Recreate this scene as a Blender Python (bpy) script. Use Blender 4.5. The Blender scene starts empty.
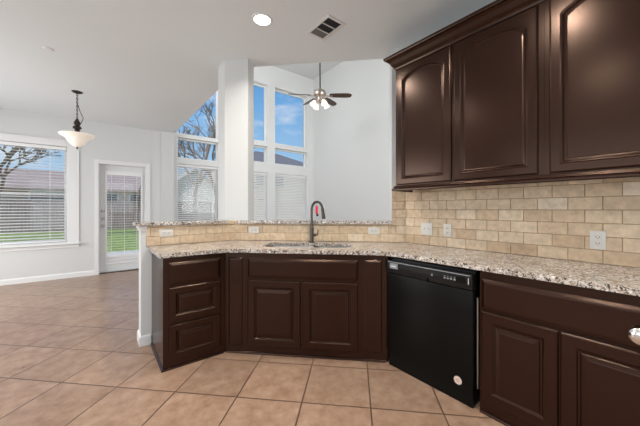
import bpy, bmesh, math, random
from mathutils import Vector, Matrix
random.seed(7)
SC = bpy.context.scene
COL = SC.collection
PI = math.pi

# ------------------------------------------------------------------ camera
YAW = 0.6657
EYE = 1.263
cam_d = bpy.data.cameras.new('camera')
cam = bpy.data.objects.new('camera', cam_d)
COL.objects.link(cam)
cam.location = (0, 0, EYE)
cam.rotation_euler = (PI/2, 0, -YAW)
cam_d.sensor_width = 36
cam_d.lens = 283.5/640*36
cam_d.shift_y = -4.4/640
cam_d.clip_start = 0.02
cam_d.clip_end = 300
SC.camera = cam

# ------------------------------------------------------------------ exposure
SC.view_settings.view_transform = 'Standard'
SC.view_settings.look = 'None'
SC.view_settings.gamma = 1
SC.view_settings.use_curve_mapping = False
SC.view_settings.exposure = 0.0

# ------------------------------------------------------------------ sky
W = bpy.data.worlds.new('sky'); SC.world = W; W.use_nodes = True
nt = W.node_tree; N = nt.nodes; Lk = nt.links
bg = N['Background']
tc = N.new('ShaderNodeTexCoord')
sep = N.new('ShaderNodeSeparateXYZ'); Lk.new(tc.outputs['Generated'], sep.inputs[0])
ramp = N.new('ShaderNodeValToRGB'); Lk.new(sep.outputs['Z'], ramp.inputs[0])
ramp.color_ramp.elements[0].position = 0.0; ramp.color_ramp.elements[0].color = (0.62, 0.76, 0.92, 1)
ramp.color_ramp.elements[1].position = 0.6; ramp.color_ramp.elements[1].color = (0.07, 0.25, 0.66, 1)
e = ramp.color_ramp.elements.new(0.16); e.color = (0.36, 0.61, 0.90, 1)
e = ramp.color_ramp.elements.new(0.35); e.color = (0.15, 0.42, 0.82, 1)
mp = N.new('ShaderNodeMapping'); mp.inputs['Scale'].default_value = (2.2, 2.2, 6.5)
Lk.new(tc.outputs['Generated'], mp.inputs[0])
nz = N.new('ShaderNodeTexNoise'); nz.inputs['Scale'].default_value = 2.6; nz.inputs['Detail'].default_value = 6
Lk.new(mp.outputs[0], nz.inputs['Vector'])
cr = N.new('ShaderNodeValToRGB'); Lk.new(nz.outputs['Fac'], cr.inputs[0])
cr.color_ramp.elements[0].position = 0.50; cr.color_ramp.elements[0].color = (0, 0, 0, 1)
cr.color_ramp.elements[1].position = 0.72; cr.color_ramp.elements[1].color = (0.75, 0.75, 0.75, 1)
mx = N.new('ShaderNodeMix'); mx.data_type = 'RGBA'
Lk.new(cr.outputs[0], mx.inputs['Factor']); Lk.new(ramp.outputs[0], mx.inputs['A']); mx.inputs['B'].default_value = (0.92, 0.95, 1.0, 1)
Lk.new(mx.outputs['Result'], bg.inputs['Color']); bg.inputs['Strength'].default_value = 1.0

# ------------------------------------------------------------------ sun and added fill lights at invented, unseen openings
def area_light(name, loc, rot, sx, sy, power, color):
    d = bpy.data.lights.new(name, 'AREA'); d.shape = 'RECTANGLE'; d.size = sx; d.size_y = sy; d.energy = power; d.color = color
    o = bpy.data.objects.new(name, d); COL.objects.link(o); o.location = loc; o.rotation_euler = rot
    return o
sd = bpy.data.lights.new('sun', 'SUN'); sd.energy = 4.2; sd.angle = 0.02; sd.color = (1, 0.94, 0.85)
so = bpy.data.objects.new('sun', sd); COL.objects.link(so)
so.rotation_euler = Vector((0.75, 0.32, -0.60)).to_track_quat('-Z', 'Y').to_euler()
area_light('rear_fill', (-0.4, -2.62, 1.45), (PI/2, 0, 0), 3.6, 2.1, 33, (1, 0.99, 0.98))  # added fill behind the camera, at an invented rear opening
area_light('side_fill', (-2.82, 0.6, 1.45), (0, -PI/2, 0), 2.1, 3.4, 30, (1, 0.99, 0.98))  # unseen fill added at the left wall to brighten the kitchen
area_light('nook_fill', (-2.76, 5.0, 1.45), (0, -PI/2+0.5, 0), 2.0, 2.6, 102, (1, 0.99, 0.98))  # added fill, tilted down to lift the nook floor
area_light('living_fill', (3.9, -1.17, 2.3), (PI/2, 0, 0), 2.2, 2.6, 190, (0.98, 0.99, 1.0))  # fill added on the unseen near side of the living room
area_light('living_high_fill', (1.34, 5.1, 4.1), (0, -PI/2, 0), 1.3, 2.3, 56, (0.98, 0.99, 1.0))  # added high fill to brighten the living room's right wall

# ------------------------------------------------------------------ materials
def new_mat(name):
    m = bpy.data.materials.new(name); m.use_nodes = True
    return m, m.node_tree.nodes, m.node_tree.links, m.node_tree.nodes['Principled BSDF']
def mat(name, col, rough=0.5, metal=0, coat=0, noise=None, bump=None, emit=None, spec=None):
    m, n, l, b = new_mat(name)
    b.inputs['Base Color'].default_value = (*col, 1); b.inputs['Roughness'].default_value = rough
    b.inputs['Metallic'].default_value = metal; b.inputs['Coat Weight'].default_value = coat
    b.inputs['Coat Roughness'].default_value = 0.12
    if spec is not None: b.inputs['Specular IOR Level'].default_value = spec
    if noise:
        scale, amt = noise[:2]; st = noise[2] if len(noise) > 2 else (1, 1, 1)
        t = n.new('ShaderNodeTexCoord'); mpp = n.new('ShaderNodeMapping'); mpp.inputs['Scale'].default_value = st
        z = n.new('ShaderNodeTexNoise'); z.inputs['Scale'].default_value = scale; z.inputs['Detail'].default_value = 5
        l.new(t.outputs['Object'], mpp.inputs[0]); l.new(mpp.outputs[0], z.inputs['Vector'])
        r = n.new('ShaderNodeValToRGB'); l.new(z.outputs['Fac'], r.inputs[0])
        r.color_ramp.elements[0].position = 0.3; r.color_ramp.elements[1].position = 0.7
        r.color_ramp.elements[0].color = (*[c*(1-amt) for c in col], 1); r.color_ramp.elements[1].color = (*[min(1, c*(1+amt)) for c in col], 1)
        l.new(r.outputs[0], b.inputs['Base Color'])
    if bump:
        t = n.new('ShaderNodeTexCoord'); z = n.new('ShaderNodeTexNoise'); z.inputs['Scale'].default_value = bump[0]; z.inputs['Detail'].default_value = 4
        l.new(t.outputs['Object'], z.inputs['Vector'])
        bp = n.new('ShaderNodeBump'); bp.inputs['Strength'].default_value = bump[1]; bp.inputs['Distance'].default_value = 0.01
        l.new(z.outputs['Fac'], bp.inputs['Height']); l.new(bp.outputs[0], b.inputs['Normal'])
    if emit:
        b.inputs['Emission Color'].default_value = (*emit[0], 1); b.inputs['Emission Strength'].default_value = emit[1]
    return m
M = {}
M['wall'] = mat('wall paint', (0.625, 0.635, 0.63), 0.75, bump=(90, 0.08))
M['ceil'] = mat('ceiling paint', (0.74, 0.775, 0.79), 0.85, bump=(120, 0.1))
M['trim'] = mat('white trim paint', (0.74, 0.745, 0.745), 0.4)
M['door'] = mat('white door paint', (0.67, 0.685, 0.685), 0.4)
M['wood'] = mat('espresso stained wood', (0.0118, 0.0037, 0.0025), 0.235, noise=(3.0, 0.06, (9, 9, 1.5)), spec=0.5)
M['wood'].node_tree.nodes['Principled BSDF'].inputs['Specular Tint'].default_value = (1.0, 0.66, 0.50, 1)
M['woodin'] = mat('espresso carcass wood', (0.012, 0.0045, 0.003), 0.40, spec=0.3, noise=(3.0, 0.12, (14, 14, 1.2)))
M['black'] = mat('black appliance enamel', (0.005, 0.0045, 0.0042), 0.30, spec=0.12)
M['blackp'] = mat('black plastic', (0.008, 0.008, 0.008), 0.3, spec=0.3)
M['greyp'] = mat('grey plastic', (0.22, 0.23, 0.24), 0.4)
M['ink'] = mat('pale print', (0.6, 0.6, 0.6), 0.5)
M['stick'] = mat('sticker paper', (0.72, 0.60, 0.52), 0.6)
M['stickink'] = mat('sticker ink', (0.42, 0.25, 0.2), 0.6)
M['steel'] = mat('brushed steel', (0.40, 0.385, 0.365), 0.3, metal=1)
M['chrome'] = mat('satin nickel', (0.75, 0.73, 0.70), 0.18, metal=1)
M['gun'] = mat('dark brushed nickel', (0.10, 0.088, 0.08), 0.3, metal=1)
M['bronze'] = mat('dark bronze', (0.05, 0.04, 0.033), 0.45, metal=0.8)
M['plate'] = mat('white plastic plate', (0.66, 0.635, 0.58), 0.35)
M['slot'] = mat('dark slot', (0.03, 0.03, 0.03), 0.6)
M['red'] = mat('red card', (0.75, 0.01, 0.03), 0.5)
M['vent'] = mat('white vent metal', (0.66, 0.66, 0.645), 0.5)
M['louver'] = mat('grey louver metal', (0.20, 0.20, 0.195), 0.5)
M['ventd'] = mat('duct dark', (0.05, 0.05, 0.05), 0.8)
M['slat'] = mat('white blind slat', (0.80, 0.80, 0.80), 0.5)
M['walnut'] = mat('dark walnut blade', (0.05, 0.018, 0.012), 0.35, noise=(4, 0.3, (3, 20, 3)))
M['fanm'] = mat('brushed nickel fan body', (0.42, 0.36, 0.31), 0.3, metal=1)
M['shade'] = mat('frosted glass shade', (0.85, 0.82, 0.76), 0.4, emit=((1, 0.86, 0.68), 1.1))
M['bowl'] = mat('alabaster glass bowl', (0.84, 0.80, 0.73), 0.35, noise=(6, 0.06), emit=((1, 0.88, 0.72), 0.32))
M['lens'] = mat('lit downlight lens', (0.9, 0.9, 0.9), 0.4, emit=((1, 0.98, 0.94), 6.0))
M['fence'] = mat('weathered fence boards', (0.27, 0.22, 0.22), 0.85, noise=(2.0, 0.3, (8, 8, 0.6)))
M['fenceb'] = mat('tan fence boards', (0.62, 0.45, 0.28), 0.85, noise=(2.0, 0.25, (8, 8, 0.6)))
M['grass'] = mat('lawn grass', (0.27, 0.36, 0.09), 0.9, noise=(5.0, 0.4))
M['concrete'] = mat('pale concrete', (0.62, 0.60, 0.56), 0.9, noise=(8, 0.08))
M['bark'] = mat('bare bark', (0.21, 0.155, 0.13), 0.9)
M['roof'] = mat('grey roof shingles', (0.15, 0.145, 0.17), 0.9, noise=(5, 0.2))
M['roofb'] = mat('brown roof shingles', (0.40, 0.31, 0.28), 0.9, noise=(5, 0.2))
M['siding'] = mat('white siding', (0.80, 0.79, 0.78), 0.7)
M['sidingg'] = mat('grey siding', (0.50, 0.50, 0.49), 0.7)
M['hwin'] = mat('dark house window', (0.05, 0.06, 0.08), 0.15)

def glass_mat():
    m, n, l, b = new_mat('window glass')
    n.remove(b); out = n['Material Output']
    tr = n.new('ShaderNodeBsdfTransparent'); tr.inputs[0].default_value = (0.96, 0.97, 0.97, 1)
    gl = n.new('ShaderNodeBsdfGlossy'); gl.inputs['Roughness'].default_value = 0.02
    fr = n.new('ShaderNodeFresnel'); fr.inputs[0].default_value = 1.45
    mi = n.new('ShaderNodeMixShader'); l.new(fr.outputs[0], mi.inputs[0]); l.new(tr.outputs[0], mi.inputs[1]); l.new(gl.outputs[0], mi.inputs[2])
    l.new(mi.outputs[0], out.inputs[0])
    return m
M['glass'] = glass_mat()

def floor_mat():
    m, n, l, b = new_mat('terracotta floor tile')
    s = 0.443
    geo = n.new('ShaderNodeNewGeometry'); sx = n.new('ShaderNodeSeparateXYZ'); l.new(geo.outputs['Position'], sx.inputs[0])
    def mth(op, a, bb=None):
        q = n.new('ShaderNodeMath'); q.operation = op
        for i, v in enumerate((a, bb)):
            if v is None: continue
            if isinstance(v, (int, float)): q.inputs[i].default_value = v
            else: l.new(v, q.inputs[i])
        return q.outputs[0]
    k = 1/(math.sqrt(2)*s)
    u = mth('ADD', mth('MULTIPLY', mth('SUBTRACT', sx.outputs['X'], sx.outputs['Y']), k), 0.781/s + 40)
    v = mth('ADD', mth('MULTIPLY', mth('ADD', sx.outputs['X'], sx.outputs['Y']), k), -1.82/s + 40)
    fu, fv = mth('FRACT', u), mth('FRACT', v)
    du = mth('MINIMUM', fu, mth('SUBTRACT', 1.0, fu)); dv = mth('MINIMUM', fv, mth('SUBTRACT', 1.0, fv))
    d = mth('MINIMUM', du, dv)
    mr = n.new('ShaderNodeMapRange'); mr.inputs[1].default_value = 0.0085; mr.inputs[2].default_value = 0.0125; l.new(d, mr.inputs[0])
    cx = n.new('ShaderNodeCombineXYZ'); l.new(mth('FLOOR', u), cx.inputs[0]); l.new(mth('FLOOR', v), cx.inputs[1])
    wn = n.new('ShaderNodeTexWhiteNoise'); wn.noise_dimensions = '3D'; l.new(cx.outputs[0], wn.inputs['Vector'])
    off = n.new('ShaderNodeVectorMath'); off.operation = 'SCALE'; l.new(wn.outputs['Color'], off.inputs[0]); off.inputs['Scale'].default_value = 20
    ad = n.new('ShaderNodeVectorMath'); ad.operation = 'ADD'; l.new(geo.outputs['Position'], ad.inputs[0]); l.new(off.outputs[0], ad.inputs[1])
    z1 = n.new('ShaderNodeTexNoise'); z1.inputs['Scale'].default_value = 11; z1.inputs['Detail'].default_value = 8; z1.inputs['Roughness'].default_value = 0.65
    l.new(ad.outputs[0], z1.inputs['Vector'])
    r = n.new('ShaderNodeValToRGB'); l.new(z1.outputs['Fac'], r.inputs[0])
    r.color_ramp.elements[0].position = 0.30; r.color_ramp.elements[0].color = (0.240, 0.142, 0.092, 1)
    r.color_ramp.elements[1].position = 0.70; r.color_ramp.elements[1].color = (0.395, 0.270, 0.190, 1)
    e = r.color_ramp.elements.new(0.5); e.color = (0.318, 0.202, 0.137, 1)
    hs = n.new('ShaderNodeHueSaturation'); l.new(r.outputs[0], hs.inputs['Color'])
    l.new(mth('ADD', mth('MULTIPLY', wn.outputs['Value'], 0.16), 0.92), hs.inputs['Value'])
    mi = n.new('ShaderNodeMix'); mi.data_type = 'RGBA'; l.new(mr.outputs[0], mi.inputs['Factor'])
    mi.inputs['A'].default_value = (0.10, 0.06, 0.04, 1); l.new(hs.outputs[0], mi.inputs['B'])
    l.new(mi.outputs['Result'], b.inputs['Base Color'])
    rr = n.new('ShaderNodeMapRange'); l.new(z1.outputs['Fac'], rr.inputs[0]); rr.inputs[3].default_value = 0.24; rr.inputs[4].default_value = 0.36
    l.new(rr.outputs[0], b.inputs['Roughness'])
    bp = n.new('ShaderNodeBump'); bp.inputs['Strength'].default_value = 0.35; bp.inputs['Distance'].default_value = 0.004
    l.new(mth('ADD', mr.outputs[0], mth('MULTIPLY', z1.outputs['Fac'], 0.5)), bp.inputs['Height']); l.new(bp.outputs[0], b.inputs['Normal'])
    return m
M['floor'] = floor_mat()

def granite_mat():
    m, n, l, b = new_mat('speckled cream granite')
    t = n.new('ShaderNodeTexCoord')
    def nz(scale, det, rough=0.6):
        z = n.new('ShaderNodeTexNoise'); z.inputs['Scale'].default_value = scale; z.inputs['Detail'].default_value = det; z.inputs['Roughness'].default_value = rough
        l.new(t.outputs['Object'], z.inputs['Vector']); return z.outputs['Fac']
    def rp(src, stops):
        r = n.new('ShaderNodeValToRGB'); l.new(src, r.inputs[0]); r.color_ramp.interpolation = 'LINEAR'
        while len(r.color_ramp.elements) < len(stops): r.color_ramp.elements.new(0.5)
        for el, (p, c) in zip(r.color_ramp.elements, stops): el.position = p; el.color = (*c, 1)
        return r.outputs[0]
    def mix(f, a, bb):
        q = n.new('ShaderNodeMix'); q.data_type = 'RGBA'; l.new(f, q.inputs['Factor']); l.new(a, q.inputs['A'])
        if isinstance(bb, tuple): q.inputs['B'].default_value = (*bb, 1)
        else: l.new(bb, q.inputs['B'])
        return q.outputs['Result']
    base = rp(nz(18, 4), [(0.32, (0.36, 0.30, 0.255)), (0.5, (0.56, 0.50, 0.44)), (0.68, (0.72, 0.68, 0.63))])
    c = mix(rp(nz(62, 4), [(0.53, (0, 0, 0)), (0.60, (0.9, 0.9, 0.9))]), base, (0.30, 0.21, 0.16))
    c = mix(rp(nz(56, 5, 0.7), [(0.535, (0, 0, 0)), (0.57, (1, 1, 1))]), c, (0.045, 0.035, 0.032))
    c = mix(rp(nz(105, 3), [(0.575, (0, 0, 0)), (0.615, (1, 1, 1))]), c, (0.05, 0.04, 0.035))
    c = mix(rp(nz(55, 2), [(0.62, (0, 0, 0)), (0.68, (0.9, 0.9, 0.9))]), c, (0.88, 0.85, 0.80))
    l.new(c, b.inputs['Base Color']); b.inputs['Roughness'].default_value = 0.16
    return m
M['granite'] = granite_mat()

def tint_mat(name, stops, rough, nscale=25):
    m, n, l, b = new_mat(name)
    at = n.new('ShaderNodeAttribute'); at.attribute_name = 'tint'
    r = n.new('ShaderNodeValToRGB'); l.new(at.outputs['Fac'], r.inputs[0])
    while len(r.color_ramp.elements) < len(stops): r.color_ramp.elements.new(0.5)
    for el, (p, c) in zip(r.color_ramp.elements, stops): el.position = p; el.color = (*c, 1)
    t = n.new('ShaderNodeTexCoord'); z = n.new('ShaderNodeTexNoise'); z.inputs['Scale'].default_value = nscale; z.inputs['Detail'].default_value = 6
    l.new(t.outputs['Object'], z.inputs['Vector'])
    mr = n.new('ShaderNodeMapRange'); l.new(z.outputs['Fac'], mr.inputs[0]); mr.inputs[1].default_value = 0.25; mr.inputs[2].default_value = 0.75; mr.inputs[3].default_value = 0.80; mr.inputs[4].default_value = 1.18
    hs = n.new('ShaderNodeHueSaturation'); l.new(r.outputs[0], hs.inputs['Color']); l.new(mr.outputs[0], hs.inputs['Value'])
    l.new(hs.outputs[0], b.inputs['Base Color']); b.inputs['Roughness'].default_value = rough
    bp = n.new('ShaderNodeBump'); bp.inputs['Strength'].default_value = 0.25; bp.inputs['Distance'].default_value = 0.004
    l.new(z.outputs['Fac'], bp.inputs['Height']); l.new(bp.outputs[0], b.inputs['Normal'])
    return m
M['trav'] = tint_mat('tumbled travertine tile', [(0, (0.45, 0.31, 0.19)), (0.35, (0.56, 0.415, 0.27)), (0.7, (0.64, 0.50, 0.345)), (1, (0.74, 0.625, 0.48))], 0.5)
M['grout'] = mat('tan grout', (0.36, 0.26, 0.165), 0.9)

def brick_mat(name, c1, c2, mortar, scale, w=0.5, h=0.25, axis='XZ'):
    m, n, l, b = new_mat(name)
    t = n.new('ShaderNodeTexCoord'); s = n.new('ShaderNodeSeparateXYZ'); c = n.new('ShaderNodeCombineXYZ'); l.new(t.outputs['Object'], s.inputs[0])
    ad = n.new('ShaderNodeMath'); l.new(s.outputs['X'], ad.inputs[0]); l.new(s.outputs['Y'], ad.inputs[1])
    l.new(ad.outputs[0], c.inputs[0]); l.new(s.outputs['Z'], c.inputs[1])
    br = n.new('ShaderNodeTexBrick'); l.new(c.outputs[0], br.inputs['Vector']); br.inputs['Scale'].default_value = scale
    br.inputs['Color1'].default_value = (*c1, 1); br.inputs['Color2'].default_value = (*c2, 1); br.inputs['Mortar'].default_value = (*mortar, 1)
    l.new(br.outputs[0], b.inputs['Base Color']); b.inputs['Roughness'].default_value = 0.9
    return m
M['brick'] = brick_mat('pink brick', (0.62, 0.38, 0.31), (0.72, 0.50, 0.42), (0.66, 0.58, 0.52), 3)
M['brickt'] = brick_mat('tan brick', (0.58, 0.46, 0.34), (0.66, 0.54, 0.42), (0.64, 0.58, 0.52), 3)

# ------------------------------------------------------------------ helpers
def obj(name, bm, m, parent=None, loc=None, rotz=None, smooth=False):
    me = bpy.data.meshes.new(name)
    bm.normal_update(); bm.to_mesh(me); bm.free()
    o = bpy.data.objects.new(name, me); COL.objects.link(o)
    for mm in (m if isinstance(m, (list, tuple)) else [m]): me.materials.append(mm)
    if parent is not None: o.parent = parent
    if loc is not None: o.location = loc
    if rotz is not None: o.rotation_euler = (0, 0, rotz)
    if smooth:
        me.polygons.foreach_set('use_smooth', [True]*len(me.polygons))
        me.set_sharp_from_angle(angle=math.radians(38))
    return o
def thing(name, label, cat, loc=(0, 0, 0), rotz=0, group=None):
    o = bpy.data.objects.new(name, None); COL.objects.link(o); o.empty_display_size = 0.1
    o.location = loc; o.rotation_euler = (0, 0, rotz); o['label'] = label; o['category'] = cat
    if group: o['group'] = group
    return o
def tag(o, label, cat, group=None):
    o['label'] = label; o['category'] = cat
    if group: o['group'] = group
    return o
def struct(name, bm, m, parent=None, **k):
    o = obj(name, bm, m, parent, **k)
    if parent is None: o['kind'] = 'structure'
    return o
def struct_empty(name, loc=(0, 0, 0), rotz=0):
    o = bpy.data.objects.new(name, None); COL.objects.link(o); o.empty_display_size = 0.1
    o.location = loc; o.rotation_euler = (0, 0, rotz); o['kind'] = 'structure'
    return o
def dup(root, loc, rotz=None, label=None):
    r = root.copy(); COL.objects.link(r); r.location = loc
    if rotz is not None: r.rotation_euler = (0, 0, rotz)
    if label: r['label'] = label
    for ch in list(root.children):
        c = ch.copy(); COL.objects.link(c); c.parent = r
        for g in list(ch.children):
            d = g.copy(); COL.objects.link(d); d.parent = c
    return r
def B(): return bmesh.new()
def box(bm, x0, x1, y0, y1, z0, z1, bev=0.0, mi=0):
    x0, x1 = sorted((x0, x1)); y0, y1 = sorted((y0, y1)); z0, z1 = sorted((z0, z1))
    t = bmesh.new()
    mtx = Matrix.Translation(((x0+x1)/2, (y0+y1)/2, (z0+z1)/2)) @ Matrix.Diagonal((x1-x0, y1-y0, z1-z0, 1))
    bmesh.ops.create_cube(t, size=1, matrix=mtx)
    if bev > 0: bmesh.ops.bevel(t, geom=t.edges[:], offset=bev, segments=2, affect='EDGES', profile=0.6)
    for f in t.faces: f.material_index = mi
    add(bm, t)
    return bm
def add(bm, t, mtx=None):
    if mtx is not None: t.transform(mtx)
    me = bpy.data.meshes.new('tmp'); t.to_mesh(me); t.free(); bm.from_mesh(me); bpy.data.meshes.remove(me)
def prism(bm, pts, z0, z1, top=True, bottom=True, mi=0):
    lo = [bm.verts.new((x, y, z0)) for x, y in pts]; hi = [bm.verts.new((x, y, z1)) for x, y in pts]
    n = len(pts); fs = []
    for i in range(n): fs.append(bm.faces.new((lo[i], lo[(i+1) % n], hi[(i+1) % n], hi[i])))
    if top: fs.append(bm.faces.new(hi))
    if bottom: fs.append(bm.faces.new(lo[::-1]))
    for f in fs: f.material_index = mi
    bmesh.ops.recalc_face_normals(bm, faces=fs)
    return bm
def lathe(bm, prof, seg=24, cx=0, cy=0, mi=0, cap=True):
    rings = []
    for r, z in prof:
        if r < 1e-6: rings.append([bm.verts.new((cx, cy, z))])
        else: rings.append([bm.verts.new((cx+r*math.cos(2*PI*i/seg), cy+r*math.sin(2*PI*i/seg), z)) for i in range(seg)])
    for a, b in zip(rings, rings[1:]):
        for i in range(seg):
            j = (i+1) % seg
            if len(a) == 1 and len(b) == 1: continue
            if len(a) == 1: f = bm.faces.new((a[0], b[j], b[i]))
            elif len(b) == 1: f = bm.faces.new((a[i], a[j], b[0]))
            else: f = bm.faces.new((a[i], a[j], b[j], b[i]))
            f.material_index = mi
    if cap:
        for rg, fl in ((rings[0], True), (rings[-1], False)):
            if len(rg) > 1:
                f = bm.faces.new(rg[::-1] if fl else rg); f.material_index = mi
    bmesh.ops.recalc_face_normals(bm, faces=bm.faces[:])
    return bm
def tube(bm, pts, rad, seg=10, mi=0, cap=True):
    pts = [Vector(p) for p in pts]; rings = []
    rads = rad if isinstance(rad, (list, tuple)) else [rad]*len(pts)
    prev = None
    for i, p in enumerate(pts):
        d = (pts[min(i+1, len(pts)-1)] - pts[max(i-1, 0)]).normalized()
        if prev is None:
            a = Vector((0, 0, 1)) if abs(d.z) < 0.9 else Vector((1, 0, 0))
            u = d.cross(a).normalized()
        else:
            u = (prev - d*prev.dot(d)).normalized()
        prev = u; v = d.cross(u)
        rings.append([bm.verts.new(p + (u*math.cos(2*PI*k/seg) + v*math.sin(2*PI*k/seg))*rads[i]) for k in range(seg)])
    for a, b in zip(rings, rings[1:]):
        for k in range(seg):
            f = bm.faces.new((a[k], a[(k+1) % seg], b[(k+1) % seg], b[k])); f.material_index = mi
    if cap:
        bm.faces.new(rings[0][::-1]).material_index = mi; bm.faces.new(rings[-1]).material_index = mi
    return bm
def sphere(bm, c, r, sc=(1, 1, 1), seg=14):
    bmesh.ops.create_uvsphere(bm, u_segments=seg, v_segments=seg//2+1, radius=r, matrix=Matrix.Translation(c) @ Matrix.Diagonal((*sc, 1)))
    return bm
def sweep(bm, path, prof, closed=False, mi=0):
    """profile (out, up) swept along a horizontal mitred path; out is to the right of travel"""
    n = len(path); rings = []
    for i, p in enumerate(path):
        p = Vector(p)
        d0 = (p - Vector(path[i-1])).normalized() if i > 0 or closed else None
        d1 = (Vector(path[(i+1) % n]) - p).normalized() if i < n-1 or closed else None
        if d0 is None: d0 = d1
        if d1 is None: d1 = d0
        n0 = Vector((d0.y, -d0.x)); n1 = Vector((d1.y, -d1.x))
        mm = (n0+n1).normalized(); k = 1/max(0.2, mm.dot(n0))
        rings.append([bm.verts.new((p.x+mm.x*k*o, p.y+mm.y*k*o, z)) for o, z in prof])
    m = len(prof); fs = []
    for i in range(n-1 if not closed else n):
        a, b = rings[i], rings[(i+1) % n]
        for k in range(m): fs.append(bm.faces.new((a[k], a[(k+1) % m], b[(k+1) % m], b[k])))
    if not closed:
        fs.append(bm.faces.new(rings[0])); fs.append(bm.faces.new(rings[-1][::-1]))
    for f in fs: f.material_index = mi
    bmesh.ops.recalc_face_normals(bm, faces=fs)
    return bm
def grid_wall(bm, xs, zs, holes, y0, y1):
    """solid wall in XZ from y0 to y1 with rectangular holes (x0,x1,z0,z1)"""
    xs = sorted(set(xs) | {v for h in holes for v in h[:2]}); zs = sorted(set(zs) | {v for h in holes for v in h[2:]})
    def solid(i, k):
        if i < 0 or k < 0 or i >= len(xs)-1 or k >= len(zs)-1: return False
        cx, cz = (xs[i]+xs[i+1])/2, (zs[k]+zs[k+1])/2
        return not any(h[0] < cx < h[1] and h[2] < cz < h[3] for h in holes)
    def q(*vs): bm.faces.new([bm.verts.new(v) for v in vs])
    for i in range(len(xs)-1):
        for k in range(len(zs)-1):
            if not solid(i, k): continue
            a, b, c, d = xs[i], xs[i+1], zs[k], zs[k+1]
            q((a, y0, c), (b, y0, c), (b, y0, d), (a, y0, d)); q((b, y1, c), (a, y1, c), (a, y1, d), (b, y1, d))
            if not solid(i-1, k): q((a, y1, c), (a, y0, c), (a, y0, d), (a, y1, d))
            if not solid(i+1, k): q((b, y0, c), (b, y1, c), (b, y1, d), (b, y0, d))
            if not solid(i, k-1): q((a, y1, c), (b, y1, c), (b, y0, c), (a, y0, c))
            if not solid(i, k+1): q((a, y0, d), (b, y0, d), (b, y1, d), (a, y1, d))
    bmesh.ops.remove_doubles(bm, verts=bm.verts[:], dist=1e-5)
    return bm
def front(bm, x0, x1, z0, z1, kind='raised', fr=0.058, arch=0.0, y=0.0):
    """cabinet door or drawer front on the plane y, facing -y"""
    w, h = x1-x0, z1-z0; NA = 14 if arch else 1
    if kind == 'raised': prof = [(0, 0), (0, .012), (.004, .0165), (.009, .019), (fr-.006, .019), (fr, .0150), (fr+.005, .009), (fr+.013, .0075), (fr+.019, .0135), (fr+.040, .0165), (fr+.043, .0175)]
    elif kind == 'recess': prof = [(0, 0), (0, .012), (.004, .0165), (.009, .019), (fr-.016, .019), (fr-.011, .0215), (fr-.005, .0205), (fr+.004, .010), (fr+.012, .0085), (fr+.018, .0095)]
    elif kind == 'slab': prof = [(0, 0), (0, .008), (.004, .0105), (.016, .0165), (.022, .0185), (.026, .019)]
    else: prof = [(0, 0), (0, .006), (.004, .009), (.012, .012), (.018, .013)]
    rings = []
    for d, t in prof:
        aa = arch if d >= fr*0.7 else 0
        pts = [(d, d), (w-d, d)]
        for i in range(NA+1):
            x = (w-d) + (d-(w-d))*i/NA
            s = (x-w/2)/max(1e-6, w/2-d)
            pts.append((x, h-d-aa*(s*s)*(0.72+0.28*s*s)))
        rings.append([bm.verts.new((x0+px, y-t, z0+pz)) for px, pz in pts])
    fs = []
    for a, b in zip(rings, rings[1:]):
        n = len(a)
        for k in range(n): fs.append(bm.faces.new((a[k], a[(k+1) % n], b[(k+1) % n], b[k])))
    fs.append(bm.faces.new(rings[-1])); fs.append(bm.faces.new(rings[0][::-1]))
    bmesh.ops.recalc_face_normals(bm, faces=fs)
    return bm

# ------------------------------------------------------------------ key dimensions (metres)
XF, YF, CF = 1.88, 2.48, 3.37          # cabinet faces: right run, left run, diagonal X+Y
XW, YW, CW = 2.507, 3.06, 4.26         # wall faces behind them
YB, HC, XE, XL, HL = 6.89, 2.917, 1.326, 5.14, 5.17
T = 0.18; DT = T*math.sqrt(2)
R2 = math.sqrt(2)
ZC = 0.914; ZU = 0.882; ZR = 1.424
DG = -PI/4
def dpt(lx, ly, base=(0.89, 2.48)):    # diagonal local frame -> world
    c = 1/R2
    return (base[0]+lx*c+ly*c, base[1]-lx*c+ly*c)

# ------------------------------------------------------------------ structure
bm = B(); box(bm, -2.9, 5.4, -2.8, YB+0.25, -0.12, 0); struct('floor', bm, M['floor'])
cl = [(-2.9, -2.8), (XW+0.14, -2.8), (XW+0.14, CW+DT-XW-0.14), (XE, CW+DT-XE), (XE, YB), (-2.9, YB)]
bm = B(); prism(bm, cl, HC, HC+0.15); struct('ceiling', bm, M['ceil'])
bm = B(); box(bm, XE, XL+0.15, -1.3, YB, HL, HL+0.12); struct('ceiling_living', bm, M['wall'])
# walls above the kitchen ceiling on the living room side
bm = B(); prism(bm, [(XW+0.02, -1.3), (XW+0.14, -1.3), (XW+0.14, CW+DT-XW-0.14), (XE, CW+DT-XE), (XE, YB), (XE-0.12, YB), (XE-0.12, CW+DT-XE-0.06), (XW+0.02, CW+DT-XW-0.08)], HC+0.15, HL)
struct('wall_above', bm, M['wall'])
bm = B(); prism(bm, [(XW, -2.8), (XW+0.14, -2.8), (XW+0.14, CW-XW+DT-0.14), (XW, CW-XW)], 0, HC); struct('wall_right', bm, M['wall'])
JX = 2.405
bm = B(); prism(bm, [(JX, CW-JX), (XW, CW-XW), (XW+0.14, CW-XW+DT-0.14), (JX+DT/2, CW-JX+DT/2)], 0, HC); struct('wall_jamb', bm, M['wall'])
# half wall with the raised bar
HX = 0.315
bk = (CW-YW+T*0.414, YW+T)
bm = B(); prism(bm, [(HX, YW), (CW-YW, YW), bk, (HX, YW+T)], 0, 1.10); struct('wall_half_left', bm, M['wall'])
bm = B(); prism(bm, [(CW-YW, YW), (JX, CW-JX), (JX+DT/2, CW-JX+DT/2), bk], 0, 1.10); struct('wall_half_sink', bm, M['wall'])
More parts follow.
